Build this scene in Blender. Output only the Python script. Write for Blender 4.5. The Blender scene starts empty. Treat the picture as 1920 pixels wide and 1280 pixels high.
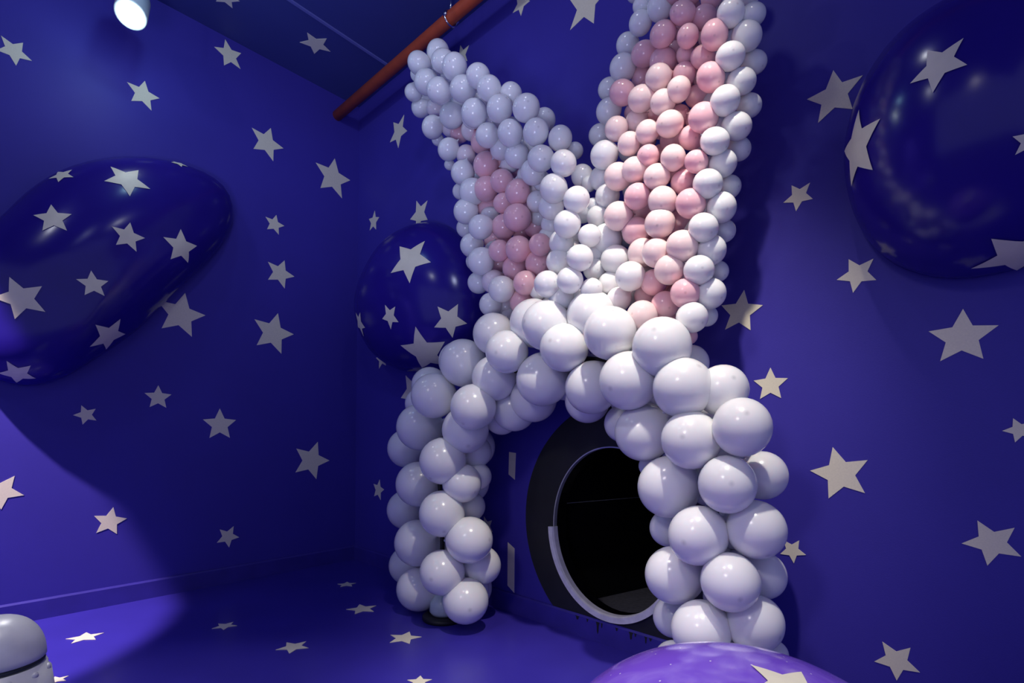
import bpy, bmesh, math, random
import numpy as np
from mathutils import Vector, Matrix
from mathutils.bvhtree import BVHTree

random.seed(7)
S = bpy.context.scene
COL = S.collection
PI = math.pi

# ---------------------------------------------------------------- camera
F, CX, CY, H, ROLL = 1000.0, 960.0, 814.0, 1.3, 0.0097
cam_d = bpy.data.cameras.new('camera')
cam = bpy.data.objects.new('camera', cam_d)
COL.objects.link(cam)
cam_d.sensor_width = 36.0
cam_d.lens = 36.0 * F / 1920.0
cam_d.shift_y = (CY - 640.0) / 1920.0
cam_d.clip_start = 0.02
cam.matrix_basis = Matrix.Translation((0, 0, H)) @ Matrix.Rotation(-ROLL, 4, 'Y') @ Matrix.Rotation(PI / 2, 4, 'X')
S.camera = cam

# ---------------------------------------------------------------- world, lamps, exposure
S.view_settings.view_transform = 'Standard'
S.view_settings.look = 'None'
S.view_settings.gamma = 1.0
S.view_settings.use_curve_mapping = False
S.view_settings.exposure = 0.0
wd = bpy.data.worlds.new('hall')
S.world = wd
wd.use_nodes = True
wd.node_tree.nodes['Background'].inputs[0].default_value = (0.50, 0.53, 1.0, 1)
wd.node_tree.nodes['Background'].inputs[1].default_value = 0.45


def spot(name, loc, target, power, angle, blend, col=(1, 1, 1), size=0.05):
    d = bpy.data.lights.new(name, 'SPOT')
    d.energy, d.spot_size, d.spot_blend, d.color, d.shadow_soft_size = power, math.radians(angle), blend, col, size
    o = bpy.data.objects.new(name, d)
    COL.objects.link(o)
    o.location = loc
    o.rotation_euler = (Vector(target) - Vector(loc)).to_track_quat('-Z', 'Y').to_euler()
    return o


def area(name, loc, target, power, size, col=(1, 1, 1)):
    d = bpy.data.lights.new(name, 'AREA')
    d.shape, d.size, d.energy, d.color = 'DISK', size, power, col
    o = bpy.data.objects.new(name, d)
    COL.objects.link(o)
    o.location = loc
    o.rotation_euler = (Vector(target) - Vector(loc)).to_track_quat('-Z', 'Y').to_euler()
    return o


def bulb(name, loc, power, col, size=0.06):
    d = bpy.data.lights.new(name, 'POINT')
    d.energy, d.color, d.shadow_soft_size = power, col, size
    o = bpy.data.objects.new(name, d)
    COL.objects.link(o)
    o.location = loc
    return o


spot('key_spot', (0.36, 1.20, 4.42), (0.55, 2.58, 1.5), 450, 46, 1.0, (1.0, 0.91, 0.79), 0.05)
spot('left_wall_spot', (-3.39, 2.03, 4.3), (-3.72, 2.98, 0.3), 1350, 40, 0.25, (1.0, 0.82, 0.88), 0.04)
spot('front_spot', (0.3, 0.5, 4.4), (0.68, 1.30, 0.5), 330, 26, 0.7, (1.0, 0.94, 0.92), 0.08)
spot('floor_spot', (-1.0, 1.5, 4.4), (0.05, 2.3, 0.0), 250, 34, 0.9, (1.0, 0.90, 0.92), 0.08)
spot('hall_fill', (-2.4, -1.2, 4.0), (0.7, 2.8, 1.0), 165, 40, 1.0, (1.0, 0.92, 0.96), 0.35)  # unseen fill added behind the camera for the columns and right wall
spot('wash_spot', (-0.6, 0.9, 4.3), (-1.0, 4.0, 3.3), 60, 70, 1.0, (0.66, 0.72, 1.0), 0.2)
spot('up_fill', (-0.9, -1.0, 0.4), (-1.0, 4.3, 4.7), 290, 54, 1.0, (0.64, 0.68, 1.0), 0.5)  # added fill from low down, lifts the ceiling and ear tops
spot('canister_fill', (-0.9, 0.5, 4.3), (-1.85, 1.9, 0.5), 130, 20, 0.8, (1.0, 0.96, 0.96), 0.06)  # added fill light, only there to brighten the canister
bulb('ceiling_bulb', (-2.1, 3.2, 4.42), 7, (0.45, 0.80, 1.0))
bulb('ceiling_bulb', (-2.85, 1.4, 4.42), 14, (0.9, 0.93, 1.0))
bulb('ceiling_bulb', (-0.1, 2.05, 4.42), 10, (0.9, 0.93, 1.0))


# ---------------------------------------------------------------- helpers
CAMP = Vector((0, 0, H))
RV = Vector((math.cos(ROLL), 0, math.sin(ROLL)))
UV = Vector((-math.sin(ROLL), 0, math.cos(ROLL)))
FV = Vector((0, 1, 0))


def ray(x, y):
    return RV * (x - CX) + UV * (CY - y) + FV * F


def on_floor(x, y, z=0.0):
    d = ray(x, y)
    return CAMP + d * ((z - H) / d.z)


def at_depth(x, y, dep):
    return CAMP + ray(x, y) * (dep / F)


def project(p):
    d = Vector(p) - CAMP
    k = F / d.y
    return CX + d.dot(RV) * k, CY - d.dot(UV) * k


A = on_floor(665, 1047)                      # the corner of the room
DL = (on_floor(63, 1162) - A).normalized()   # along the left wall, towards us
DR = (on_floor(1208, 1231) - A).normalized() # along the right wall, towards us
NL = Vector((-DL.y, DL.x, 0)); NL = NL if NL.dot(CAMP - A) > 0 else -NL
NR = Vector((-DR.y, DR.x, 0)); NR = NR if NR.dot(CAMP - A) > 0 else -NR
ZC = 4.66
UPV = Vector((0, 0, 1))


def on_plane(p0, n, x, y):
    d = ray(x, y)
    return CAMP + d * (n.dot(p0 - CAMP) / n.dot(d))


def off_wall(x, y, p):                       # the point in front of the right wall by p metres
    return on_plane(A + NR * p, NR, x, y)


def RW(s, z, p=0.0):                         # right wall coordinates
    return A + DR * s + UPV * z + NR * p


def LW(s, z, p=0.0):
    return A + DL * s + UPV * z + NL * p


def link(name, me, mat=None, parent=None, smooth=True):
    o = bpy.data.objects.new(name, me)
    COL.objects.link(o)
    if mat is not None and len(me.materials) == 0:
        me.materials.append(mat)
    if smooth:
        me.polygons.foreach_set('use_smooth', [True] * len(me.polygons))
    if parent is not None:
        o.parent = parent
        o.matrix_parent_inverse = Matrix.Identity(4)
        if parent.matrix_basis != Matrix.Identity(4):
            o.matrix_parent_inverse = parent.matrix_basis.inverted()
    return o


def mesh(name, verts, faces):
    me = bpy.data.meshes.new(name)
    me.from_pydata([tuple(v) for v in verts], [], faces)
    me.update()
    return me


def from_bm(name, bm):
    bmesh.ops.recalc_face_normals(bm, faces=bm.faces[:])
    me = bpy.data.meshes.new(name)
    bm.to_mesh(me)
    bm.free()
    return me


def tag(o, label=None, cat=None, group=None, kind=None):
    for k, v in (('label', label), ('category', cat), ('group', group), ('kind', kind)):
        if v:
            o[k] = v
    return o


def empty(name, loc, label, cat, group=None):
    o = bpy.data.objects.new(name, None)
    COL.objects.link(o)
    o.location = loc
    o.empty_display_size = 0.1
    return tag(o, label, cat, group)


def slab(name, corners, n, t):
    """a board from four corners, thickened by t along n"""
    v = list(corners) + [c + n * t for c in corners]
    return mesh(name, v, [(0, 1, 2, 3), (7, 6, 5, 4), (0, 4, 5, 1), (1, 5, 6, 2), (2, 6, 7, 3), (3, 7, 4, 0)])


def lathe(name, prof, seg=48):
    verts, faces = [], []
    for r, z in prof:
        for i in range(seg):
            a = 2 * PI * i / seg
            verts.append((r * math.cos(a), r * math.sin(a), z))
    for j in range(len(prof) - 1):
        for i in range(seg):
            k = (i + 1) % seg
            faces.append((j * seg + i, j * seg + k, (j + 1) * seg + k, (j + 1) * seg + i))
    faces.append(tuple(reversed(range(seg))))
    faces.append(tuple(range((len(prof) - 1) * seg, len(prof) * seg)))
    return mesh(name, verts, faces)


def tube(name, pts, r, seg=16):
    pts = [Vector(p) for p in pts]
    verts, faces = [], []
    up = Vector((0.3, 0.2, 1)).normalized()
    for i, p in enumerate(pts):
        t = (pts[min(i + 1, len(pts) - 1)] - pts[max(i - 1, 0)]).normalized()
        a = t.cross(up)
        a = a.normalized() if a.length > 1e-4 else t.cross(Vector((1, 0, 0))).normalized()
        b = t.cross(a)
        for k in range(seg):
            w = 2 * PI * k / seg
            verts.append(p + (a * math.cos(w) + b * math.sin(w)) * r)
    n = len(pts)
    for j in range(n - 1):
        for k in range(seg):
            k2 = (k + 1) % seg
            faces.append((j * seg + k, j * seg + k2, (j + 1) * seg + k2, (j + 1) * seg + k))
    faces.append(tuple(reversed(range(seg))))
    faces.append(tuple(range((n - 1) * seg, n * seg)))
    return mesh(name, verts, faces)


# ---------------------------------------------------------------- materials
def principled(name, col, rough=0.5, metal=0.0, noise=None, bump=None, coat=0.0, spec=0.5, emit=None):
    m = bpy.data.materials.new(name)
    m.use_nodes = True
    nt = m.node_tree
    b = nt.nodes['Principled BSDF']
    b.inputs['Base Color'].default_value = (*col, 1)
    b.inputs['Roughness'].default_value = rough
    b.inputs['Metallic'].default_value = metal
    b.inputs['Specular IOR Level'].default_value = spec
    if coat:
        b.inputs['Coat Weight'].default_value = coat
        b.inputs['Coat Roughness'].default_value = 0.08
    if noise or bump:
        tc = nt.nodes.new('ShaderNodeTexCoord')
    if noise:                                 # (scale, amount): gentle mottling of the paint
        nz = nt.nodes.new('ShaderNodeTexNoise')
        nz.inputs['Scale'].default_value = noise[0]
        nz.inputs['Detail'].default_value = 5
        nt.links.new(tc.outputs['Object'], nz.inputs['Vector'])
        rp = nt.nodes.new('ShaderNodeValToRGB')
        a = noise[1]
        rp.color_ramp.elements[0].position, rp.color_ramp.elements[1].position = 0.3, 0.7
        rp.color_ramp.elements[0].color = (*[c * (1 - a) for c in col], 1)
        rp.color_ramp.elements[1].color = (*[min(1, c * (1 + a)) for c in col], 1)
        nt.links.new(nz.outputs['Fac'], rp.inputs['Fac'])
        nt.links.new(rp.outputs['Color'], b.inputs['Base Color'])
    if bump:
        nz = nt.nodes.new('ShaderNodeTexNoise')
        nz.inputs['Scale'].default_value = bump[0]
        nz.inputs['Detail'].default_value = 3
        nt.links.new(tc.outputs['Object'], nz.inputs['Vector'])
        bp = nt.nodes.new('ShaderNodeBump')
        bp.inputs['Strength'].default_value = bump[1]
        bp.inputs['Distance'].default_value = 0.01
        nt.links.new(nz.outputs['Fac'], bp.inputs['Height'])
        nt.links.new(bp.outputs['Normal'], b.inputs['Normal'])
    if emit:
        b.inputs['Emission Color'].default_value = (1, 1, 0.97, 1)
        b.inputs['Emission Strength'].default_value = emit
    return m


WALL = (0.047, 0.035, 0.35)
M_wall = principled('wall_paint', WALL, 0.55, noise=(1.2, 0.06), bump=(180, 0.05), spec=0.3)
M_ceil = principled('ceiling_paint', (0.045, 0.055, 0.26), 0.6, noise=(1.2, 0.05), spec=0.3)
M_floor = principled('floor_paint', (0.042, 0.030, 0.35), 0.28, noise=(2.0, 0.08), bump=(3.0, 0.02), spec=0.5)
M_base = principled('baseboard_paint', (0.042, 0.03, 0.31), 0.4, noise=(6.0, 0.12))
M_seam = principled('lit_seam_paint', (0.13, 0.14, 0.45), 0.5, noise=(4, 0.05))  # light caught by the seam edge is put into this paler blue
M_star = principled('cream_vinyl', (0.85, 0.79, 0.60), 0.42, noise=(14, 0.04))
M_blob = principled('glossy_blue_gelcoat', (0.022, 0.011, 0.24), 0.19, noise=(2.5, 0.08), bump=(1.2, 0.05), spec=0.42)
M_black = principled('black_paint', (0.012, 0.013, 0.016), 0.55, noise=(9, 0.2))
M_void = principled('black_lining', (0.004, 0.004, 0.006), 0.16, noise=(9, 0.2), spec=0.3)
M_grey = principled('grey_mat', (0.20, 0.20, 0.22), 0.7, noise=(30, 0.2))
M_foam = principled('white_edge_foam', (0.80, 0.79, 0.82), 0.6, noise=(18, 0.12), bump=(60, 0.15))
M_rim = principled('silver_rim', (0.55, 0.57, 0.62), 0.35, metal=0.6, noise=(30, 0.1))
M_red = principled('red_pipe_paint', (0.55, 0.085, 0.03), 0.5, noise=(12, 0.1))
M_clear = principled('galvanised_hanger', (0.75, 0.77, 0.8), 0.15, metal=1.0, noise=(30, 0.05))
M_silver = principled('silver_paint', (0.72, 0.72, 0.74), 0.36, metal=0.1, noise=(14, 0.06), bump=(60, 0.03))
M_band = principled('dark_band', (0.02, 0.03, 0.035), 0.4, noise=(20, 0.1))
M_lamp = principled('lamp_housing', (0.5, 0.52, 0.55), 0.4, noise=(20, 0.05))
M_lens = principled('lamp_lens', (1, 1, 1), 0.4, emit=45, noise=(9, 0.01))
M_pole = principled('black_metal', (0.02, 0.02, 0.022), 0.4, metal=0.4, noise=(30, 0.15))
M_glass = principled('pale_water_bag', (0.50, 0.58, 0.62), 0.25, noise=(8, 0.08))
M_tie = principled('wire_ties', (0.30, 0.27, 0.22), 0.5, noise=(20, 0.2))


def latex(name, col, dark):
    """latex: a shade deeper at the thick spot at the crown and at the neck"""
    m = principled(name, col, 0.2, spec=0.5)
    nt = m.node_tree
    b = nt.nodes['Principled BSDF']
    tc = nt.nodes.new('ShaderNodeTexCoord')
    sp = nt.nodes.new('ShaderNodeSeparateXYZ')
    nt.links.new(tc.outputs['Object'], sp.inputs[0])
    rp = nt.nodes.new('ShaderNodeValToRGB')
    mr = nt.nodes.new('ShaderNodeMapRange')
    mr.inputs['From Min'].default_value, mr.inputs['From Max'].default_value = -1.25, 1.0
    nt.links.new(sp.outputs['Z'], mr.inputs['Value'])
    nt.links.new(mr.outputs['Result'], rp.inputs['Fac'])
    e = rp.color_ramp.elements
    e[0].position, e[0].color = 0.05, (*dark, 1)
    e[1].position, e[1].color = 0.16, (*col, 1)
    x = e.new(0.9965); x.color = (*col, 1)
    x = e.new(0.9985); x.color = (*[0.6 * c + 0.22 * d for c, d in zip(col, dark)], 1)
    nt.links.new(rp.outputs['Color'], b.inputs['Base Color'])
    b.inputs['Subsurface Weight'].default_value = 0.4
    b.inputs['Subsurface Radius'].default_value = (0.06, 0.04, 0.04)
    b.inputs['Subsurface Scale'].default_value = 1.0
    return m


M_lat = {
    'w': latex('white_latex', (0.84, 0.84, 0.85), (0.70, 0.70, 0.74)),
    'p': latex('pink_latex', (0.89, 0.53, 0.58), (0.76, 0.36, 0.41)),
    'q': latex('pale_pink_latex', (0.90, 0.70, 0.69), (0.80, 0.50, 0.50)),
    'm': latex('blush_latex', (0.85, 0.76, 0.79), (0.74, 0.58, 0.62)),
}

# ---------------------------------------------------------------- the room
LEN = 7.0
HS, HZ, HA, HB = 3.14, 0.705, 0.457, 0.522    # the oval opening: centre along the wall, height, half axes


def oval(k, n=64, grow=0.0):
    a = 2 * PI * k / n
    return HS + (HA + grow) * math.cos(a), HZ + (HB + grow) * math.sin(a)


def wall_with_hole():
    bm = bmesh.new()
    out = [bm.verts.new(RW(s, z)) for s, z in ((0, 0), (LEN, 0), (LEN, ZC), (0, ZC))]
    inn = [bm.verts.new(RW(*oval(k))) for k in range(64)]
    ed = [bm.edges.new((out[i], out[(i + 1) % 4])) for i in range(4)]
    ed += [bm.edges.new((inn[i], inn[(i + 1) % 64])) for i in range(64)]
    bmesh.ops.triangle_fill(bm, edges=ed, use_beauty=True)
    r = bmesh.ops.extrude_face_region(bm, geom=bm.faces[:])
    bmesh.ops.translate(bm, verts=[v for v in r['geom'] if isinstance(v, bmesh.types.BMVert)], vec=-NR * 0.10)
    return from_bm('wall_right', bm)


wall_right = tag(link('wall_right', wall_with_hole(), M_wall, smooth=False), kind='structure')
wall_left = tag(link('wall_left', slab('wall_left', [LW(-0.1, 0), LW(LEN, 0), LW(LEN, ZC), LW(-0.1, ZC)], -NL, 0.1), M_wall, smooth=False), kind='structure')
fc = [A - DL * 0.3 - DR * 0.3, A + DR * LEN - DL * 0.3, A + DR * LEN + DL * LEN, A + DL * LEN - DR * 0.3]
floor = tag(link('floor', slab('floor', fc, -UPV, 0.1), M_floor, smooth=False), kind='structure')
ceiling = tag(link('ceiling', slab('ceiling', [p + UPV * ZC for p in fc], UPV, 0.1), M_ceil, smooth=False), kind='structure')

BH, BT = 0.14, 0.018
for side, W_ in (('left', LW), ('right', RW)):
    n = NL if side == 'left' else NR
    s0 = 0.0 if side == 'left' else 0.018
    bm = bmesh.new()
    prof = [(0, 0), (0, BH), (BT * 0.55, BH), (BT, BH - 0.012), (BT, 0)]
    v = [[bm.verts.new(W_(s, z, p)) for p, z in prof] for s in (s0, LEN)]
    for i in range(5):
        bm.faces.new((v[0][i], v[0][(i + 1) % 5], v[1][(i + 1) % 5], v[1][i]))
    bm.faces.new(v[0]); bm.faces.new(list(reversed(v[1])))
    o = tag(link('baseboard_' + side, from_bm('baseboard_' + side, bm), M_base, smooth=False), kind='structure')
    if side == 'right':
        board_right = o

# seam strip running across the ceiling, its lit edge put into a lighter colour
q0 = on_plane(A + UPV * ZC, UPV, 545, 0)
q1 = on_plane(A + UPV * ZC, UPV, 742, 131)
sd = (q0 - q1); sd.z = 0; sd.normalize()
q0 = q1 + sd * 5.5
sn = sd.cross(UPV)
seam = slab('trim_1', [q1 - sn * 0.012, q0 - sn * 0.012, q0 + sn * 0.012, q1 + sn * 0.012], -UPV, 0.012)
tag(link('trim_1', seam, M_seam, smooth=False), kind='structure')

# ---------------------------------------------------------------- star decals
def unit_star():
    bm = bmesh.new()
    ring = []
    for k in range(10):
        a = PI / 2 + k * PI / 5
        r = 1.0 if k % 2 == 0 else 0.47
        ring.append((r * math.cos(a), r * math.sin(a)))
    b = [bm.verts.new((x, y, 0)) for x, y in ring]
    t = [bm.verts.new((x, y, 1)) for x, y in ring]
    c = bm.verts.new((0, 0, 1))
    for k in range(10):
        j = (k + 1) % 10
        bm.faces.new((b[k], b[j], t[j], t[k]))
        bm.faces.new((t[k], t[j], c))
    return from_bm('star_decal', bm)


STAR = unit_star()


def flat_star(p0, n, parent, c, tip):
    pc, pt = on_plane(p0, n, *c), on_plane(p0, n, *tip)
    y = (pt - pc)
    r = y.length
    y.normalize()
    x = y.cross(n)
    m = Matrix((x, y, n)).transposed().to_4x4()
    o = link('star_decal', STAR, M_star, parent, smooth=False)
    o.matrix_basis = Matrix.Translation(pc + n * 0.0005) @ m @ Matrix.Diagonal((r, r, 0.0025, 1))
    return o


for c, tip in [((26, 96), (60, 114.5)), ((429.5, 103), (422, 74)), ((268, 177.5), (299, 184.5)), ((500, 268), (507.5, 240)),
               ((624, 333), (627.5, 297)), ((514.5, 420.5), (533, 423.5)), ((525, 512.5), (552, 518.5)), ((338.6, 590), (347, 549)),
               ((512, 624.5), (521, 587)), ((296.4, 745), (296.7, 722)), ((161, 777.5), (136.8, 778)), ((412, 796), (412, 765.5)),
               ((583.6, 863), (617.6, 863)), ((205.6, 977.6), (238, 971.5)), ((427, 1005.6), (429.4, 1026)), ((1, 921), (45, 928))]:
    flat_star(A, NL, wall_left, c, tip)
for c, tip in [((747.5, 247), (747, 277.5)), ((866, 106), (863.8, 85)), ((978, 6), (977, 30)), ((1101, 6), (1113.6, 44.5)),
               ((701, 415), (703, 395)), ((787, 402), (801.7, 376)), ((773, 734), (752, 746)), ((709.8, 918), (714, 937)),
               ((913, 986), (922.5, 975)), ((1388.8, 585), (1395.6, 543.5)), ((1444.8, 721), (1444.8, 689)), ((1575.6, 888), (1519, 882)),
               ((1804, 632), (1805.8, 579)), ((1860, 1017), (1902.5, 989)), ((1681, 1238), (1725, 1260)), ((1911.6, 806), (1879, 807.5)),
               ((1486, 1031.6), (1511.5, 1040)), ((1497.7, 368), (1524.5, 373)), ((1564.5, 179.5), (1562.8, 132)), ((1607.8, 514), (1591.5, 486)),
               ((716, 672), (711, 691))]:
    flat_star(A, NR, wall_right, c, tip)
for c, tip in [((592, 82), (562, 79)), ((423, -4), (436, 15))]:
    flat_star(A + UPV * ZC, -UPV, ceiling, c, tip)
for c, tip in [((159, 1195), (123, 1198)), ((421.7, 1173.5), (444.5, 1173)), ((550, 1213), (516.4, 1218.5)), ((650, 1095.5), (632.6, 1095)),
               ((679, 1141.6), (649, 1142.5)), ((758, 1196), (790.6, 1194)), ((786, 1278), (810, 1274)), ((106, 1275), (129, 1267))]:
    flat_star(A, UPV, floor, c, tip)
# two slim slanted strips on the right wall beside the opening
for q in [[(955, 847), (967.5, 849), (965.5, 899), (954, 889)], [(952.5, 1016), (965, 1028), (964.5, 1111), (952, 1097)]]:
    me = slab('wall_strip', [on_plane(A, NR, *p) for p in q], NR, 0.003)
    link('wall_strip', me, M_star, wall_right, smooth=False)

# ---------------------------------------------------------------- crawl-through opening
tun = empty('crawl_tunnel', RW(HS, 0), 'black oval crawl-through opening in the wall under the balloon arch', 'tunnel')
tun['kind'] = 'thing'
del tun['kind']


def surround():
    bm = bmesh.new()
    n = 96
    cs, cz, rr = 3.218, 0.73, 0.80
    zb = BH - 0.004
    outp, inp = [], []
    for k in range(n):
        a = 2 * PI * k / n
        s, z = cs + rr * math.cos(a), cz + rr * math.sin(a)
        if z < zb:
            z = zb + 0.005 * math.sin(37 * s)
        outp.append((s, z))
        ca, sa = s - HS, z - HZ
        t = math.atan2(sa / HB, ca / HA)
        inp.append((HS + HA * math.cos(t), HZ + HB * math.sin(t)))
    vo = [bm.verts.new(RW(s, z, 0.004)) for s, z in outp]
    vi = [bm.verts.new(RW(s, z, 0.004)) for s, z in inp]
    vb = [bm.verts.new(RW(s, z, 0.0005)) for s, z in outp]
    for k in range(n):
        j = (k + 1) % n
        bm.faces.new((vo[k], vo[j], vi[j], vi[k]))
        bm.faces.new((vb[k], vb[j], vo[j], vo[k]))
    return from_bm('black_surround', bm)


link('black_surround', surround(), M_black, tun, smooth=False)


def oval_strip(a0, a1, prof, n=48, name='edge_trim'):
    """sweep a profile of (outward growth, height off the wall) along the oval from a0 to a1 degrees"""
    bm = bmesh.new()
    rows = []
    for i in range(n + 1):
        a = math.radians(a0 + (a1 - a0) * i / n)
        rows.append([bm.verts.new(RW(HS + (HA + g) * math.cos(a), HZ + (HB + g) * math.sin(a), p)) for g, p in prof])
    m = len(prof)
    for i in range(n):
        for j in range(m):
            k = (j + 1) % m
            bm.faces.new((rows[i][j], rows[i + 1][j], rows[i + 1][k], rows[i][k]))
    bm.faces.new(rows[0]); bm.faces.new(list(reversed(rows[-1])))
    return from_bm(name, bm)


link('edge_trim', oval_strip(183, 362, [(0.032, 0.004), (0.032, 0.03), (-0.004, 0.034), (-0.010, 0.02), (-0.010, -0.02), (-0.002, -0.02), (0.0, 0.004)]), M_foam, tun, smooth=False)
link('tunnel_lining', oval_strip(0, 360, [(0.0, 0.001), (-0.003, 0.001), (-0.003, -0.112), (0.0, -0.112)], name='tunnel_lining'), M_void, tun, smooth=False)
link('silver_rim', oval_strip(0, 183, [(0.004, 0.003), (0.004, 0.009), (-0.004, 0.009), (-0.004, -0.02), (0.0, -0.02)], name='silver_rim'), M_rim, tun, smooth=False)
# dark passage behind: two black side boards with a seam, a grey mat and a black hood
pd = Vector((math.sin(math.radians(56)), math.cos(math.radians(56)), 0))
pn = Vector((-pd.y, pd.x, 0))
P0 = RW(HS - HA - 0.03, 0, -0.11)
zs = on_plane(P0, pn, 1040, 945).z
for z0, z1 in ((0.0, zs - 0.002), (zs + 0.002, 1.6)):
    link('passage_board', slab('passage_board', [P0 + UPV * z0, P0 + pd * 2.2 + UPV * z0, P0 + pd * 2.2 + UPV * z1, P0 + UPV * z1], pn, 0.02), M_void, tun, smooth=False)
link('passage_seam', slab('passage_seam', [P0 + UPV * (zs - 0.002) + pn * 0.001, P0 + pd * 2.2 + UPV * (zs - 0.002) + pn * 0.001, P0 + pd * 2.2 + UPV * (zs + 0.002) + pn * 0.001, P0 + UPV * (zs + 0.002) + pn * 0.001], pn, 0.01), M_rim, tun, smooth=False)
link('passage_mat', slab('passage_mat', [P0 + UPV * 0.10, P0 + pd * 2.2 + UPV * 0.10, RW(HS + 1.6, 0.10, -0.11), RW(HS + 0.6, 0.10, -0.11)], -UPV, 0.03), M_grey, tun, smooth=False)
link('passage_hood', slab('passage_hood', [P0 + UPV * 1.6, P0 + pd * 2.2 + UPV * 1.6, RW(HS + 1.6, 1.6, -0.11), RW(HS + 0.6, 1.6, -0.11)], UPV, 0.03), M_void, tun, smooth=False)
q2 = P0 + pd * 2.2
link('passage_back', slab('passage_back', [q2, RW(HS + 1.6, 0, -0.11), RW(HS + 1.6, 1.6, -0.11), q2 + UPV * 1.6], pd, 0.02), M_void, tun, smooth=False)
# black paint runs on the baseboard under the opening
for s, L_, w in ((2.98, 0.02, .006), (3.06, 0.075, .009), (3.09, 0.03, .005), (3.3, 0.045, .01), (3.33, 0.02, .006), (3.4, 0.04, .006), (3.43, 0.018, .008), (2.9, 0.025, .012), (3.2, 0.02, .008), (3.52, 0.02, .01)):
    bm = bmesh.new()
    pr = [(-1.6, 0), (-0.8, -0.3), (-0.6, -0.8), (0, -1.0), (0.6, -0.8), (0.8, -0.3), (1.6, 0)]
    fr = [bm.verts.new(RW(s + a * w, BH - 0.012 + b * L_, BT + 0.002)) for a, b in pr]
    bk = [bm.verts.new(RW(s + a * w, BH - 0.012 + b * L_, BT)) for a, b in pr]
    bm.faces.new(fr)
    for i in range(7):
        bm.faces.new((fr[i], fr[(i + 1) % 7], bk[(i + 1) % 7], bk[i]))
    link('paint_run', from_bm('paint_run', bm), M_black, board_right, smooth=False)

# ---------------------------------------------------------------- balloons
def balloon_mesh(key):
    prof = [(0.012, -1.30), (0.05, -1.295), (0.075, -1.27), (0.05, -1.23), (0.06, -1.19), (0.13, -1.12), (0.24, -1.045)]
    for i in range(1, 20):
        a = -PI / 2 + 0.33 + (PI - 0.33) * i / 20
        r, z = math.cos(a), math.sin(a)
        if z < 0:
            r *= 1 - 0.05 * z * z
            z *= 1.06
        prof.append((r, z))
    prof.append((0.02, 0.9999))
    return lathe('balloon_' + key, prof, 30)


BAL = {}
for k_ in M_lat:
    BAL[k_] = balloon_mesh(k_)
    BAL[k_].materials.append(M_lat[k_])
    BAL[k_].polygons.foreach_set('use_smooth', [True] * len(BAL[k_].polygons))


def balloon(parent, key, loc, r, axis, flat=None):
    o = link('balloon', BAL[key], None, parent, smooth=False)
    q = axis.to_track_quat('Z', 'Y').to_matrix().to_4x4()
    q = q @ Matrix.Rotation(random.uniform(0, 2 * PI), 4, 'Z')
    q = q @ Matrix.Diagonal((r, r, r, 1))
    if flat:                                  # (direction, factor): balloons pressed a little oblate in the cluster
        q = Matrix.Scale(flat[1], 4, flat[0]) @ q
    o.matrix_basis = Matrix.Translation(loc) @ q
    return o


def crop(ox, oy, k, lst):
    return [(ox + x / k, oy + y / k, r / k, l, c) for x, y, r, l, c in lst]


def squash(P):
    d = P - CAMP
    e = d - FV * d.dot(FV)
    k = 1 + (e.length / d.dot(FV)) ** 2
    e = e - d * (e.dot(d) / d.length_squared)
    return e.normalized(), k ** -0.36


def size_at(p, rpx, x, y):
    off = math.hypot(x - CX, y - CY) / F
    return rpx * (p.y) / F / (1 + off * off) ** 0.25


w, p_, q_, m_ = 'w', 'p', 'q', 'm'
ARCH = []
ARCH += crop(700, 560, 3.764, [
    (1130, 170, 160, 1, w), (1222, 190, 168, 0, w), (1540, 117, 168, 1, w), (850, 248, 140, 1, w), (943, 375, 143, 0, w),
    (1345, 345, 162, 0, w), (1670, 240, 178, 0, w), (635, 452, 158, 1, w), (600, 440, 132, 2, w), (855, 560, 150, 1, w),
    (1195, 572, 176, 1, w), (425, 685, 150, 0, w), (398, 610, 122, 2, w), (335, 740, 105, 2, w), (705, 765, 152, 0, w),
    (1540, 627, 176, 1, w), (1510, 720, 148, 2, w), (328, 905, 155, 1, w), (650, 925, 155, 1, w), (995, 780, 145, 2, w),
    (1130, 705, 155, 2, w), (905, 840, 112, 3, w), (238, 1055, 130, 2, w), (490, 1145, 155, 0, w), (718, 1080, 110, 2, w)])
ARCH += crop(1100, 560, 3.764, [
    (530, 340, 203, 0, w), (680, 625, 203, 0, w), (297, 578, 198, 0, w), (735, 455, 125, 2, w), (955, 645, 178, 1, w),
    (1095, 905, 205, 0, w), (400, 945, 192, 1, w), (735, 995, 201, 0, w), (255, 880, 125, 2, w), (440, 1180, 70, 3, w),
    (1240, 1245, 170, 2, w), (860, 780, 90, 2, w)])
ARCH += crop(700, 860, 3.368, [
    (285, 160, 135, 1, w), (560, 152, 116, 1, w), (660, 110, 82, 2, w), (210, 320, 118, 2, w), (433, 347, 137, 0, w), (612, 300, 90, 2, w),
    (280, 530, 140, 1, w), (607, 512, 140, 1, w), (220, 670, 117, 2, w), (435, 717, 137, 0, w), (682, 670, 118, 2, w),
    (287, 885, 136, 1, w), (583, 895, 140, 1, w), (660, 815, 68, 3, w)])
ARCH += crop(1100, 860, 3.048, [
    (470, 160, 170, 1, w), (803, 145, 163, 0, w), (637, 437, 167, 0, w), (968, 405, 167, 1, w), (470, 395, 105, 2, w),
    (502, 662, 162, 1, w), (820, 703, 167, 0, w), (1005, 665, 136, 2, w), (655, 975, 170, 0, w), (962, 942, 166, 1, w),
    (500, 900, 118, 2, w), (500, 1155, 115, 1, w), (1060, 1125, 95, 2, w), (820, 1215, 165, 0, w), (700, 1360, 165, 1, w),
    (990, 1340, 160, 1, w), (560, 1330, 120, 2, w)])
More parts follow.
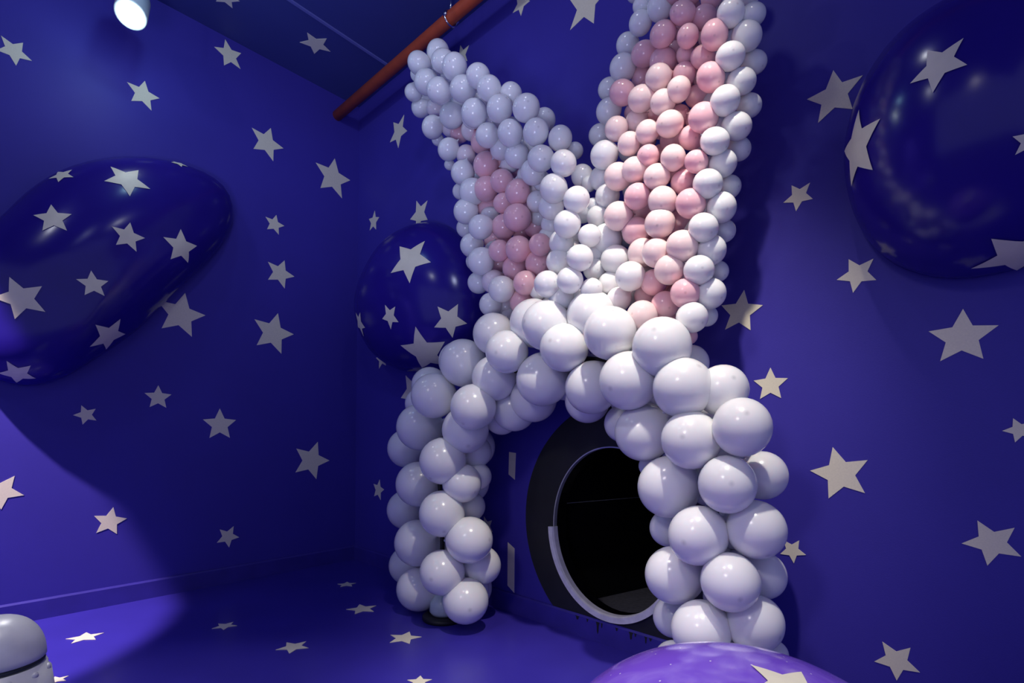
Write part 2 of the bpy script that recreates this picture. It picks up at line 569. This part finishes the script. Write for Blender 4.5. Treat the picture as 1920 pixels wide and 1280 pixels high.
arch = empty('balloon_arch', RW(3.07, 0, 0.46), 'white balloon arch with two columns standing in front of black oval opening', 'balloon arch')
PA = 0.45
LAY = {0: PA + 0.15, 1: PA + 0.05, 2: PA - 0.12, 3: PA - 0.17}
# centre line of the arch, used for the pole inside and for pointing the balloons outwards
CL = [off_wall(x, y, PA) for x, y in ((832, 1150), (829, 1000), (826, 860), (858, 755), (950, 700), (1090, 672), (1200, 710), (1290, 800), (1335, 910), (1343, 1050), (1343, 1220))]
baseL = CL[0].copy(); baseL.z = 0
baseR = CL[-1].copy(); baseR.z = 0
CL = [baseL + UPV * 0.03] + CL[:-1] + [baseR + UPV * 0.03]


def nearest_line(pt, line):
    best = None
    for a, b in zip(line[:-1], line[1:]):
        ab = b - a
        t = max(0, min(1, (pt - a).dot(ab) / ab.length_squared))
        c = a + ab * t
        if best is None or (pt - c).length < (pt - best).length:
            best = c
    return best


def outward(pt, line):
    d = pt - nearest_line(pt, line)
    d = d.normalized() if d.length > 1e-3 else NR.copy()
    d = d + Vector((random.uniform(-.5, .5), random.uniform(-.5, .5), random.uniform(-.75, .1)))
    return d.normalized()


for x, y, r, l, c in ARCH:
    P = off_wall(x, y, LAY[l])
    R_ = size_at(P, r, x, y)
    if P.z < R_ + 0.02:
        P.z = R_ + 0.02
    balloon(arch, c, P, R_ * 1.07, outward(P, CL), squash(P))
    if l <= 1:                                # the matching balloon on the far side of the garland
        cc = nearest_line(P, CL)
        B_ = cc + (cc - P) * (0.8 if l == 0 else 0.25)
        B_ += NR * (PA - 0.22 - (B_ - A).dot(NR))
        r2 = min(R_ * 0.95, 0.15)
        balloon(arch, c, Vector((B_.x, B_.y, max(B_.z, r2 + 0.02))), r2, outward(B_, CL))
pole_pts = []
for i in range(len(CL) - 1):
    for t in (0, 0.25, 0.5, 0.75):
        p0, p1, p2, p3 = CL[max(i - 1, 0)], CL[i], CL[i + 1], CL[min(i + 2, len(CL) - 1)]
        pole_pts.append(0.5 * ((2 * p1) + (p2 - p0) * t + (2 * p0 - 5 * p1 + 4 * p2 - p3) * t * t + (3 * p1 - p0 - 3 * p2 + p3) * t ** 3))
pole_pts.append(CL[-1])
link('pole', tube('pole', pole_pts, 0.016), M_pole, arch)
for b in (baseL, baseR):
    o = link('base_plate', lathe('base_plate', [(0.02, 0.0), (0.145, 0.0), (0.15, 0.008), (0.15, 0.024), (0.142, 0.032), (0.03, 0.036)], 40), M_pole, arch)
    o.matrix_basis = Matrix.Translation(b)
    o = link('base_weight', lathe('base_weight', [(0.02, 0.036), (0.085, 0.037), (0.1, 0.06), (0.095, 0.12), (0.06, 0.17), (0.022, 0.19)], 32), M_glass, arch)
    o.matrix_basis = Matrix.Translation(b)
    for z in (0.42, 0.72):
        tp = [b + UPV * (z + 0.01 * math.sin(3 * t)) + Vector((0.024 * math.cos(t), 0.024 * math.sin(t), 0.004 * t)) for t in [i * 0.5 for i in range(26)]]
        link('balloon_tie', tube('balloon_tie', tp, 0.004, 6), M_tie, arch)

LEFT = []
LEFT += crop(740, 60, 4.266, [
    (347, 160, 95, 2, w), (195, 250, 94, 1, w), (385, 230, 95, 1, w), (480, 280, 105, 0, w), (668, 352, 96, 1, w), (256, 402, 100, 1, w),
    (357, 470, 103, 0, w), (548, 455, 105, 0, w), (755, 450, 98, 1, w), (930, 498, 90, 2, w), (150, 485, 70, 2, w), (228, 525, 70, 2, w),
    (185, 335, 62, 2, w), (212, 600, 80, 2, w), (330, 610, 75, 2, m_), (457, 668, 98, 1, w), (638, 648, 106, 0, w), (840, 612, 103, 0, w),
    (1052, 608, 108, 0, w), (1198, 702, 88, 2, w), (302, 762, 86, 1, w), (440, 770, 65, 2, m_), (520, 810, 75, 2, p_), (612, 785, 80, 2, m_),
    (742, 825, 92, 1, w), (926, 810, 103, 0, w), (1130, 800, 103, 0, w), (1325, 850, 95, 1, w), (790, 695, 80, 2, w), (345, 860, 48, 2, w),
    (430, 940, 85, 1, w), (570, 985, 75, 2, m_), (700, 880, 90, 2, p_), (850, 930, 85, 2, w), (975, 985, 95, 1, w), (1170, 1012, 103, 0, w),
    (1350, 1050, 100, 0, w), (1440, 950, 66, 2, w), (1085, 885, 80, 2, w), (440, 1062, 42, 2, w), (545, 1130, 92, 1, w), (730, 1065, 98, 1, p_),
    (860, 1000, 90, 2, p_), (930, 1090, 85, 3, p_), (860, 1195, 92, 1, p_), (1110, 1120, 98, 1, w), (1500, 1150, 85, 2, w)])
LEFT += crop(740, 340, 4.266, [
    (525, 80, 60, 2, w), (620, 85, 100, 1, w), (570, 240, 94, 1, w), (570, 372, 72, 2, w), (688, 366, 93, 0, w), (618, 512, 88, 1, w),
    (690, 640, 100, 0, w), (640, 640, 66, 2, w), (670, 810, 80, 1, w), (785, 800, 85, 1, m_), (853, 862, 96, 0, w), (770, 985, 86, 1, w),
    (890, 1000, 80, 2, m_), (910, 1070, 60, 2, w),
    (730, 60, 95, 1, p_), (985, 88, 98, 0, p_), (755, 212, 88, 2, p_), (870, 175, 78, 1, p_), (1122, 182, 90, 2, p_), (872, 362, 93, 1, p_),
    (980, 290, 106, 0, p_), (1125, 352, 92, 2, p_), (790, 482, 72, 2, p_), (838, 556, 82, 0, p_), (990, 542, 98, 0, p_), (1163, 506, 84, 0, p_),
    (832, 660, 72, 2, p_), (962, 692, 93, 1, p_), (1150, 655, 98, 1, p_), (1045, 812, 90, 0, p_), (1020, 965, 93, 1, p_), (1200, 925, 68, 2, p_),
    (1140, 890, 60, 3, p_), (1030, 415, 80, 3, p_), (1240, 560, 60, 3, p_),
    (1272, 58, 108, 0, w), (1455, 146, 100, 0, w), (1132, 75, 80, 2, m_), (1252, 205, 97, 1, w), (1250, 345, 76, 2, w), (1380, 342, 104, 0, w),
    (1335, 490, 94, 1, w), (1560, 435, 86, 1, w), (1482, 612, 98, 0, w), (1312, 642, 93, 1, w), (1600, 705, 86, 2, w), (1402, 792, 98, 0, w),
    (1220, 822, 98, 0, w), (1332, 935, 96, 1, w), (1575, 862, 82, 1, w), (1500, 232, 95, 2, w), (1600, 565, 86, 2, w), (1585, 190, 55, 2, w),
    (1555, 20, 60, 2, w), (1460, 900, 90, 2, w), (1420, 420, 80, 3, w), (1420, 560, 80, 3, w), (1500, 950, 90, 2, w), (1120, 1020, 90, 2, p_)])
RIGHT = []
RIGHT += crop(1060, 0, 4.267, [
    (612, 48, 76, 1, w), (752, 62, 106, 1, w), (940, 105, 107, 0, p_), (1110, 140, 105, 1, p_), (1172, -20, 92, 1, p_), (1010, -45, 80, 1, p_),
    (1325, 105, 114, 0, w), (1500, 120, 106, 1, w), (1470, 0, 75, 2, w), (600, 185, 97, 1, w), (780, 275, 108, 0, p_), (980, 290, 95, 0, p_),
    (1193, 280, 120, 0, p_), (1452, 290, 122, 1, w), (500, 362, 95, 2, w), (632, 432, 106, 1, p_), (872, 402, 70, 2, p_), (962, 442, 78, 1, p_),
    (1103, 460, 103, 1, p_), (1320, 452, 118, 0, w), (1508, 500, 104, 2, w), (458, 545, 108, 1, w), (780, 490, 108, 1, p_), (950, 595, 94, 1, p_),
    (742, 622, 106, 0, q_), (605, 615, 82, 2, p_), (1163, 620, 119, 0, p_), (1408, 652, 116, 1, w), (350, 712, 90, 2, w), (455, 742, 102, 0, p_),
    (608, 790, 108, 0, q_), (908, 715, 100, 0, q_), (780, 818, 100, 0, q_), (1060, 770, 95, 2, p_), (1280, 806, 118, 0, w), (1470, 845, 100, 2, w),
    (345, 890, 100, 1, w), (920, 925, 80, 2, p_), (1105, 942, 119, 0, p_), (835, 993, 108, 0, q_), (570, 970, 90, 1, q_), (690, 920, 70, 2, p_),
    (540, 900, 70, 2, p_), (1370, 1010, 118, 1, w), (408, 1032, 93, 0, q_), (655, 1056, 93, 0, q_), (275, 1080, 86, 2, w), (510, 1150, 90, 0, q_),
    (1010, 1100, 100, 1, p_), (1198, 1130, 112, 0, w), (1385, 1190, 98, 2, w), (850, 1120, 90, 2, p_), (310, 1240, 108, 0, w), (1260, 1310, 108, 1, w),
    (700, -70, 95, 1, w), (560, -60, 80, 2, w), (860, -60, 95, 1, p_), (1340, -90, 110, 0, w), (1490, -120, 90, 2, w), (1180, -190, 110, 1, p_),
    (990, -200, 105, 1, p_), (820, -210, 100, 1, w), (1330, -290, 105, 1, w), (1140, -360, 105, 1, w), (960, -350, 100, 1, w), (680, -190, 80, 2, w)])
RIGHT += crop(1060, 280, 3.555, [
    (553, 42, 72, 0, p_), (718, 57, 84, 0, q_), (873, 82, 77, 0, p_), (350, 182, 88, 0, q_), (460, 136, 83, 0, q_), (610, 182, 85, 0, q_),
    (785, 218, 80, 1, p_), (765, 150, 75, 2, p_), (950, 230, 95, 0, w), (1090, 252, 78, 2, w), (237, 195, 75, 1, w), (280, 312, 78, 1, w),
    (480, 315, 84, 0, p_), (648, 346, 94, 0, q_), (835, 362, 97, 0, p_), (1040, 388, 98, 1, w), (217, 450, 70, 1, w), (352, 445, 90, 0, q_),
    (630, 493, 96, 0, q_), (470, 545, 88, 1, p_), (920, 522, 95, 0, w), (1052, 543, 78, 2, w), (276, 600, 97, 1, w), (760, 490, 80, 2, p_),
    (510, 690, 90, 1, q_), (605, 690, 90, 0, q_), (780, 645, 102, 0, q_), (972, 672, 95, 1, w), (335, 735, 92, 1, w), (695, 802, 94, 0, q_),
    (890, 805, 95, 0, w), (1020, 812, 66, 2, w), (432, 846, 92, 0, w), (590, 886, 82, 1, p_), (800, 960, 94, 0, p_), (965, 962, 98, 1, w),
    (295, 892, 70, 1, w), (355, 1000, 76, 1, m_), (665, 1035, 86, 1, p_), (512, 1112, 97, 0, q_), (845, 1120, 97, 0, w), (945, 1110, 66, 2, w),
    (825, 1245, 52, 2, p_), (545, 975, 80, 2, p_), (520, 430, 85, 3, p_), (620, 595, 85, 3, p_), (780, 760, 80, 3, p_), (660, 920, 80, 3, p_),
    (700, 1180, 85, 2, p_), (430, 960, 80, 3, w)])
PE = 0.42
EARS = (('left', LEFT, {0: PE + 0.10, 1: PE + 0.02, 2: PE - 0.08, 3: PE - 0.13}, [(805, 130), (900, 260), (960, 400), (1000, 600)],
         'shorter bent balloon ear on the left, white balloons around a narrow pink hollow'),
        ('right', RIGHT, {0: PE + 0.08, 1: PE + 0.01, 2: PE - 0.08, 3: PE - 0.13}, [(1320, -90), (1300, 100), (1260, 300), (1230, 620)],
         'tall upright balloon ear on the right, pink balloons edged with white'))
for side, data, lay, cl, lab in EARS:
    line = [off_wall(x, y, PE - 0.05) for x, y in cl]
    ear = empty('balloon_ear', line[-1], lab, 'balloon ear', 'pair of balloon ears on the arch')
    for x, y, r, l, c in data:
        pw = lay[l]
        if side == 'left':                    # the right-hand rim and the curled tip stand out towards the room
            t = (y - 60) / 560.0
            edge = 855 + 235 * min(1, max(0, t))
            if c == 'w' and x > edge - 30:
                pw += 0.10
            if y < 180:
                pw += 0.10
            if c == 'p':
                pw -= 0.03
        P = off_wall(x, y, pw)
        R_ = size_at(P, r, x, y)
        balloon(ear, c, P, R_ * 1.12, outward(P, line), squash(P))
        if l <= 1 and pw - 0.20 > 0.12:       # back of the ear, one balloon behind
            B_ = off_wall(x, y, pw - 0.19)
            B_ = B_.lerp(nearest_line(B_, line), 0.35)
            B_ += NR * (pw - 0.19 - (B_ - A).dot(NR))
            balloon(ear, 'w' if c in 'wm' else 'p', B_, R_ * 0.9, outward(B_, line))

# ---------------------------------------------------------------- big glossy bulges on the walls
def bulge(name, p0, du, n, outline, cpx, hgt, label, tuck=0.03, groove=None, prof=0.5):
    """dome standing off a wall; the outline is grown until its contour has the wanted size"""
    c0 = on_plane(p0, n, *cpx)
    K = 96
    tgt = np.array(outline, float) - np.array(cpx, float)
    ta = np.arctan2(tgt[:, 1], tgt[:, 0]); tr = np.hypot(tgt[:, 0], tgt[:, 1])
    od = np.argsort(ta); ta, tr = ta[od], tr[od]
    pa = np.linspace(-PI, PI, 73)[:-1]
    want = np.interp(pa, np.r_[ta - 2 * PI, ta, ta + 2 * PI], np.r_[tr, tr, tr])
    for _ in range(4):
        want = 0.25 * np.roll(want, 1) + 0.5 * want + 0.25 * np.roll(want, -1)
    th = np.linspace(0, 2 * PI, K + 1)[:-1]
    # start from the outline carried onto the wall
    wpts = [on_plane(p0, n, cpx[0] + r * math.cos(a), cpx[1] + r * math.sin(a)) - c0 for a, r in zip(pa, want)]
    wa = np.array([math.atan2(q.z, q.dot(du)) for q in wpts]); wr = np.array([q.length for q in wpts])

    def at(angs, a, r):
        o = np.argsort(a); a, r = a[o], r[o]
        return np.interp(angs, np.r_[a - 2 * PI, a, a + 2 * PI], np.r_[r, r, r])
    rad = at(np.where(th > PI, th - 2 * PI, th), wa, wr)
    NR_ = 22

    def build(rad):
        V = []
        for j in range(1, NR_ + 1):
            f = PI / 2 * j / NR_
            for k in range(K):
                rr = rad[k] * math.sin(f)
                h = tuck + hgt * math.cos(f) ** (2 * prof)
                u_, z_ = rr * math.cos(th[k]), rr * math.sin(th[k])
                if groove:
                    g0, g1, gd, gw, depth = groove
                    d_ = (u_ - g0) * gd[1] - (z_ - g1) * gd[0]
                    h -= depth * math.exp(-(d_ / gw) ** 2) * math.cos(f)
                V.append(c0 + du * u_ + UPV * z_ + n * h)
        return V
    for it in range(7):
        V = build(rad)
        P = np.array([project(v) for v in V]) - np.array(cpx)
        an, rr = np.arctan2(P[:, 1], P[:, 0]), np.hypot(P[:, 0], P[:, 1])
        sil = np.array([max(rr[np.abs((an - a + PI) % (2 * PI) - PI) < 0.06].max(initial=1.0), 1.0) for a in pa])
        # contour angle that belongs to every outline direction
        E_ = P[-K:]
        ea = np.arctan2(E_[:, 1], E_[:, 0])
        rad = rad * at(ea, pa, want / sil) ** 0.8
        for _ in range(3):
            rad = 0.25 * np.roll(rad, 1) + 0.5 * rad + 0.25 * np.roll(rad, -1)
    V = build(rad)
    top = c0 + n * (tuck + hgt)
    if groove:
        g0, g1, gd, gw, depth = groove
        d_ = (0 - g0) * gd[1] - (0 - g1) * gd[0]
        top -= n * depth * math.exp(-(d_ / gw) ** 2)
    verts = [top] + V
    faces = [(0, 1 + k, 1 + (k + 1) % K) for k in range(K)]
    for j in range(NR_ - 1):
        for k in range(K):
            k2 = (k + 1) % K
            faces.append((1 + j * K + k, 1 + (j + 1) * K + k, 1 + (j + 1) * K + k2, 1 + j * K + k2))
    rim = len(verts)
    verts += [c0 + du * (0.985 * rad[k] * math.cos(th[k])) + UPV * (0.985 * rad[k] * math.sin(th[k])) for k in range(K)]
    b = 1 + (NR_ - 1) * K
    for k in range(K):
        k2 = (k + 1) % K
        faces.append((b + k, rim + k, rim + k2, b + k2))
    me = mesh(name, [v - c0 for v in verts], faces)
    bm = bmesh.new(); bm.from_mesh(me)
    bmesh.ops.recalc_face_normals(bm, faces=bm.faces[:])
    bm.to_mesh(me); bm.free()
    o = link(name, me, M_blob)
    o.location = c0
    tag(o, label, 'wall bulge', 'glossy starry bulges on the walls')
    return o, BVHTree.FromPolygons([tuple(v) for v in verts], [tuple(f) for f in faces]), (verts, faces)


def wrap_star(o, tree, c, tip, base):
    """star vinyl laid over a curved surface"""
    hc = tree.ray_cast(CAMP, ray(*c).normalized())
    ht = tree.ray_cast(CAMP, ray(*tip).normalized())
    if hc[0] is None:
        return
    pc, n = hc[0], hc[1]
    if n.dot(CAMP - pc) < 0:
        n = -n
    if ht[0] is None:                         # the tip runs just past the contour
        best = None
        for t in np.linspace(1, 0.5, 26):
            ht = tree.ray_cast(CAMP, ray(c[0] + (tip[0] - c[0]) * t, c[1] + (tip[1] - c[1]) * t).normalized())
            if ht[0] is not None:
                break
    if ht[0] is None:
        return
    y = ht[0] - pc
    r = y.length
    y = (y - n * y.dot(n)).normalized()
    x = y.cross(n)
    verts, faces = [], []
    outl = []
    for k in range(10):
        a0, a1 = PI / 2 + k * PI / 5, PI / 2 + (k + 1) * PI / 5
        r0, r1 = (1, .47) if k % 2 == 0 else (.47, 1)
        for i in range(4):
            t = i / 4
            outl.append((r0 * math.cos(a0) * (1 - t) + r1 * math.cos(a1) * t, r0 * math.sin(a0) * (1 - t) + r1 * math.sin(a1) * t))
    N, G = len(outl), 6
    flat = [(0, 0)]
    for g in range(1, G + 1):
        flat += [(u * g / G, v * g / G) for u, v in outl]
    for u, v in flat:
        q = pc + (x * u + y * v) * r
        hit = tree.find_nearest(q)
        nn = hit[1] if hit[1].dot(n) > 0 else -hit[1]
        verts.append(hit[0] + nn * 0.004 - base)
    for k in range(N):
        faces.append((0, 1 + k, 1 + (k + 1) % N))
    for g in range(G - 1):
        for k in range(N):
            k2 = (k + 1) % N
            faces.append((1 + g * N + k, 1 + (g + 1) * N + k, 1 + (g + 1) * N + k2, 1 + g * N + k2))
    me = mesh('star_decal', verts, faces)
    s = link('star_decal', me, M_star, None)
    s.parent = o
    return s


O1 = [(0, 408), (40, 371), (94, 331), (161, 303), (210, 294), (262, 295), (337, 307), (397, 328), (439, 350), (458, 378), (456, 410), (435, 440),
      (397, 478), (337, 537), (285, 586), (225, 639), (169, 678), (112, 711), (75, 725), (37, 727), (-5, 716), (-50, 690), (-85, 640), (-95, 580), (-80, 510), (-45, 450)]
ob, tr_, _ = bulge('wall_bulge', A, DL, NL, O1, (190, 515), 0.40, 'long dark blue bean-shaped bulge with cream stars on the left wall', groove=(0.0, 0.0, (-0.75, 0.66), 0.16, 0.03))
for c, tip in [((238, 337), (282, 355)), ((99.7, 410), (135, 402)), ((240, 443.7), (243.7, 417)), ((339.7, 463), (338, 429)), ((428, 387), (450.7, 409)),
               ((174.4, 533), (170.6, 507)), ((39, 559), (79, 536.5)), ((204, 629), (225, 597)), ((33, 700), (69, 709)), ((116, 329), (136, 319)), ((335, 307), (317, 301))]:
    wrap_star(ob, tr_, c, tip, ob.location)
O2 = [(665, 584), (672, 537), (695, 485), (726, 447), (765, 423), (810, 415), (850, 428), (880, 460), (900, 510), (905, 570), (895, 630), (870, 670),
      (840, 690), (790, 698), (748, 693), (712, 674), (683, 638)]
ob, tr_, _ = bulge('wall_bulge', A, DR, NR, O2, (785, 560), 0.46, 'round dark blue bulge half hidden behind the bent left balloon ear')
for c, tip in [((768.6, 487), (768.6, 532)), ((731.6, 593), (722.6, 571)), ((843, 600), (877, 606.5)), ((796, 661), (836, 639)), ((675, 606), (683, 630.6))]:
    wrap_star(ob, tr_, c, tip, ob.location)
O3 = [(1771, 0), (1733, 21), (1682, 63), (1640, 118), (1606, 181), (1590, 228), (1581, 291), (1585, 350), (1606, 418), (1640, 468), (1687, 506), (1733, 521),
      (1784, 523), (1838, 517), (1920, 498), (2020, 460), (2110, 390), (2160, 290), (2160, 170), (2110, 60), (2030, -20), (1930, -50), (1840, -35)]
ob, tr_, _ = bulge('wall_bulge', A, DR, NR, O3, (1860, 250), 0.50, 'largest dark blue bulge high on the right wall at the upper right')
for c, tip in [((1761, 123), (1808, 72)), ((1607, 278), (1598, 350)), ((1932, 262), (1898, 256)), ((1915, 474), (1857, 444))]:
    wrap_star(ob, tr_, c, tip, ob.location)

# ---------------------------------------------------------------- big bright purple ball seat in the foreground
def ball_material():
    m = principled('marbled_purple_gelcoat', (0.22, 0.10, 0.68), 0.16, coat=0.5)
    nt = m.node_tree
    b = nt.nodes['Principled BSDF']
    tc = nt.nodes.new('ShaderNodeTexCoord')
    nz = nt.nodes.new('ShaderNodeTexNoise')
    nz.inputs['Scale'].default_value, nz.inputs['Detail'].default_value, nz.inputs['Distortion'].default_value = 5.0, 6, 1.6
    nt.links.new(tc.outputs['Object'], nz.inputs['Vector'])
    rp = nt.nodes.new('ShaderNodeValToRGB')
    e = rp.color_ramp.elements
    e[0].position, e[0].color = 0.46, (0.20, 0.085, 0.66, 1)
    e[1].position, e[1].color = 0.72, (0.30, 0.18, 0.74, 1)
    nt.links.new(nz.outputs['Fac'], rp.inputs['Fac'])
    vo = nt.nodes.new('ShaderNodeTexVoronoi')
    vo.inputs['Scale'].default_value = 26
    nt.links.new(tc.outputs['Object'], vo.inputs['Vector'])
    cmp_ = nt.nodes.new('ShaderNodeMath'); cmp_.operation = 'LESS_THAN'; cmp_.inputs[1].default_value = 0.07
    nt.links.new(vo.outputs['Distance'], cmp_.inputs[0])
    mx = nt.nodes.new('ShaderNodeMix'); mx.data_type = 'RGBA'
    nt.links.new(cmp_.outputs[0], mx.inputs['Factor'])
    nt.links.new(rp.outputs['Color'], mx.inputs['A'])
    mx.inputs['B'].default_value = (0.75, 0.7, 0.85, 1)
    nt.links.new(mx.outputs['Result'], b.inputs['Base Color'])
    return m


BD, BR, BZ = 1.42, 0.54, 0.705
bc = at_depth(1392, 1205, BD); bc.z = 0
prof = [(0.02, 0.0), (0.36, 0.0), (0.42, 0.03)]
for i in range(1, 40):
    a = -0.75 + (PI / 2 + 0.75) * i / 40
    prof.append((BR * math.cos(a), 0.29 + (BZ - 0.29) * math.sin(a) if a > 0 else 0.29 + 0.35 * math.sin(a)))
prof.append((0.006, BZ))
bme = lathe('ball_seat', prof, 72)
ball = link('ball_seat', bme, ball_material())
ball.location = bc
tag(ball, 'bright marbled purple dome with cream star at the bottom edge, in front of the arch', 'dome seat')
btree = BVHTree.FromPolygons([v.co + bc for v in bme.vertices], [tuple(f.vertices) for f in bme.polygons])
wrap_star(ball, btree, (1483, 1290), (1407, 1248), bc)

# ---------------------------------------------------------------- riveted silver canister, lower left
CD = 1.9
cc = at_depth(-6, 1240, CD)
k = CD / F
zr = cc.z - 0.0
can = empty('silver_canister', (cc.x, cc.y, 0), 'silver riveted canister with domed lid and dark band, standing at the lower left', 'canister')
KR = 0.83
body = [(0.02, 0.0), (0.215 * KR, 0.0), (0.22 * KR, 0.01)]
r_t = 0.163 * KR
for z, r in ((0.10, 0.216), (0.22, 0.206), (0.34, 0.192), (0.42, 0.180), (zr - 0.05, 0.170), (zr - 0.022, 0.165)):
    body.append((r * KR, z))
body += [(0.15 * KR, zr - 0.018), (0.02, zr - 0.018)]
link('body', lathe('body', body, 64), M_silver, can).matrix_basis = Matrix.Translation(can.location)
link('dark_band', lathe('dark_band', [(0.02, zr - 0.018), (0.157 * KR, zr - 0.018), (0.160 * KR, zr - 0.010), (0.157 * KR, zr - 0.001), (0.02, zr - 0.001)], 64), M_band, can).matrix_basis = Matrix.Translation(can.location)
lid = [(0.02, zr - 0.001), (0.158 * KR, zr - 0.001), (r_t, zr + 0.004)]
for i in range(1, 16):
    a = PI / 2 * i / 16
    lid.append((r_t * math.cos(a) ** 0.85, zr + 0.006 + 0.155 * math.sin(a)))
lid.append((0.004, zr + 0.161))
link('lid', lathe('lid', lid, 64), M_silver, can).matrix_basis = Matrix.Translation(can.location)
riv = lathe('rivet', [(0.012, -0.004), (0.012, 0.0), (0.0105, 0.004), (0.007, 0.007), (0.001, 0.008)], 16)
for i in range(11):
    a = math.radians(-2) + i * 2 * PI / 11
    z = zr - 0.045
    d = Vector((math.cos(a), math.sin(a), 0.12)).normalized()
    o = link('rivet', riv, M_silver, can)
    o.matrix_basis = Matrix.Translation(can.location + Vector((0.1705 * KR * math.cos(a), 0.1705 * KR * math.sin(a), z))) @ d.to_track_quat('Z', 'Y').to_matrix().to_4x4()

# ---------------------------------------------------------------- red sprinkler pipe under the ceiling
pp = on_plane(A, NL, 632, 217)
pipe = empty('sprinkler_pipe', pp, 'red sprinkler pipe running under the ceiling from the left wall', 'pipe')
link('pipe', tube('pipe', [pp - DR * 0.02, pp + DR * 2.5, pp + DR * 5.5], 0.048, 24), M_red, pipe)
hp = None
best = 1e9
for i in range(400):
    q = pp + DR * (i * 0.012)
    x, y = project(q)
    if abs(x - 845) < best:
        best, hp = abs(x - 845), q
ring = [hp + (NR * math.cos(t) + UPV * math.sin(t)) * 0.058 for t in [i * 2 * PI / 32 for i in range(33)]]
link('hanger_ring', tube('hanger_ring', ring, 0.008, 8), M_clear, pipe)
link('hanger_rod', tube('hanger_rod', [hp + UPV * 0.058, Vector((hp.x, hp.y, ZC))], 0.006, 8), M_clear, pipe)
for sx in (-1, 1):
    link('hanger_bolt', tube('hanger_bolt', [hp + NR * (0.055 * sx) - DR * 0.012, hp + NR * (0.055 * sx) + DR * 0.02], 0.014, 8), M_clear, pipe)

# ---------------------------------------------------------------- the lit ceiling spot
lp = at_depth(245, 28, 3.6)
ax = (Vector((-1.5, 1.5, 0.7)) - lp).normalized()
ls = empty('spot_lamp', lp, 'lit white ceiling spotlight at the upper left', 'spotlight')
mq = Matrix.Translation(lp) @ ax.to_track_quat('Z', 'Y').to_matrix().to_4x4()
link('housing', lathe('housing', [(0.03, -0.27), (0.085, -0.27), (0.095, -0.25), (0.095, -0.01), (0.09, 0.0), (0.068, 0.0), (0.064, -0.012), (0.02, -0.012)], 40), M_lamp, ls).matrix_basis = mq
link('lens', lathe('lens', [(0.02, -0.012), (0.063, -0.011), (0.055, -0.002), (0.03, 0.004), (0.002, 0.006)], 40), M_lens, ls).matrix_basis = mq
bk = lp - ax * 0.15
link('stem', tube('stem', [bk + UPV * 0.09, Vector((bk.x, bk.y, ZC))], 0.012, 10), M_lamp, ls)
link('mount', lathe('mount', [(0.01, 0.0), (0.05, 0.0), (0.055, 0.01), (0.055, 0.03), (0.01, 0.03)], 24), M_lamp, ls).matrix_basis = Matrix.Translation((bk.x, bk.y, ZC - 0.03))
spot('spot_lamp_beam', lp + ax * 0.02, lp + ax, 170, 60, 0.6, (1, 0.98, 0.95), 0.05)

bulb('spot_lamp_halo_fill', lp + ax * 0.07, 4, (0.6, 0.9, 1.0), 0.05)  # extra point light added for a halo on the wall behind the lamp
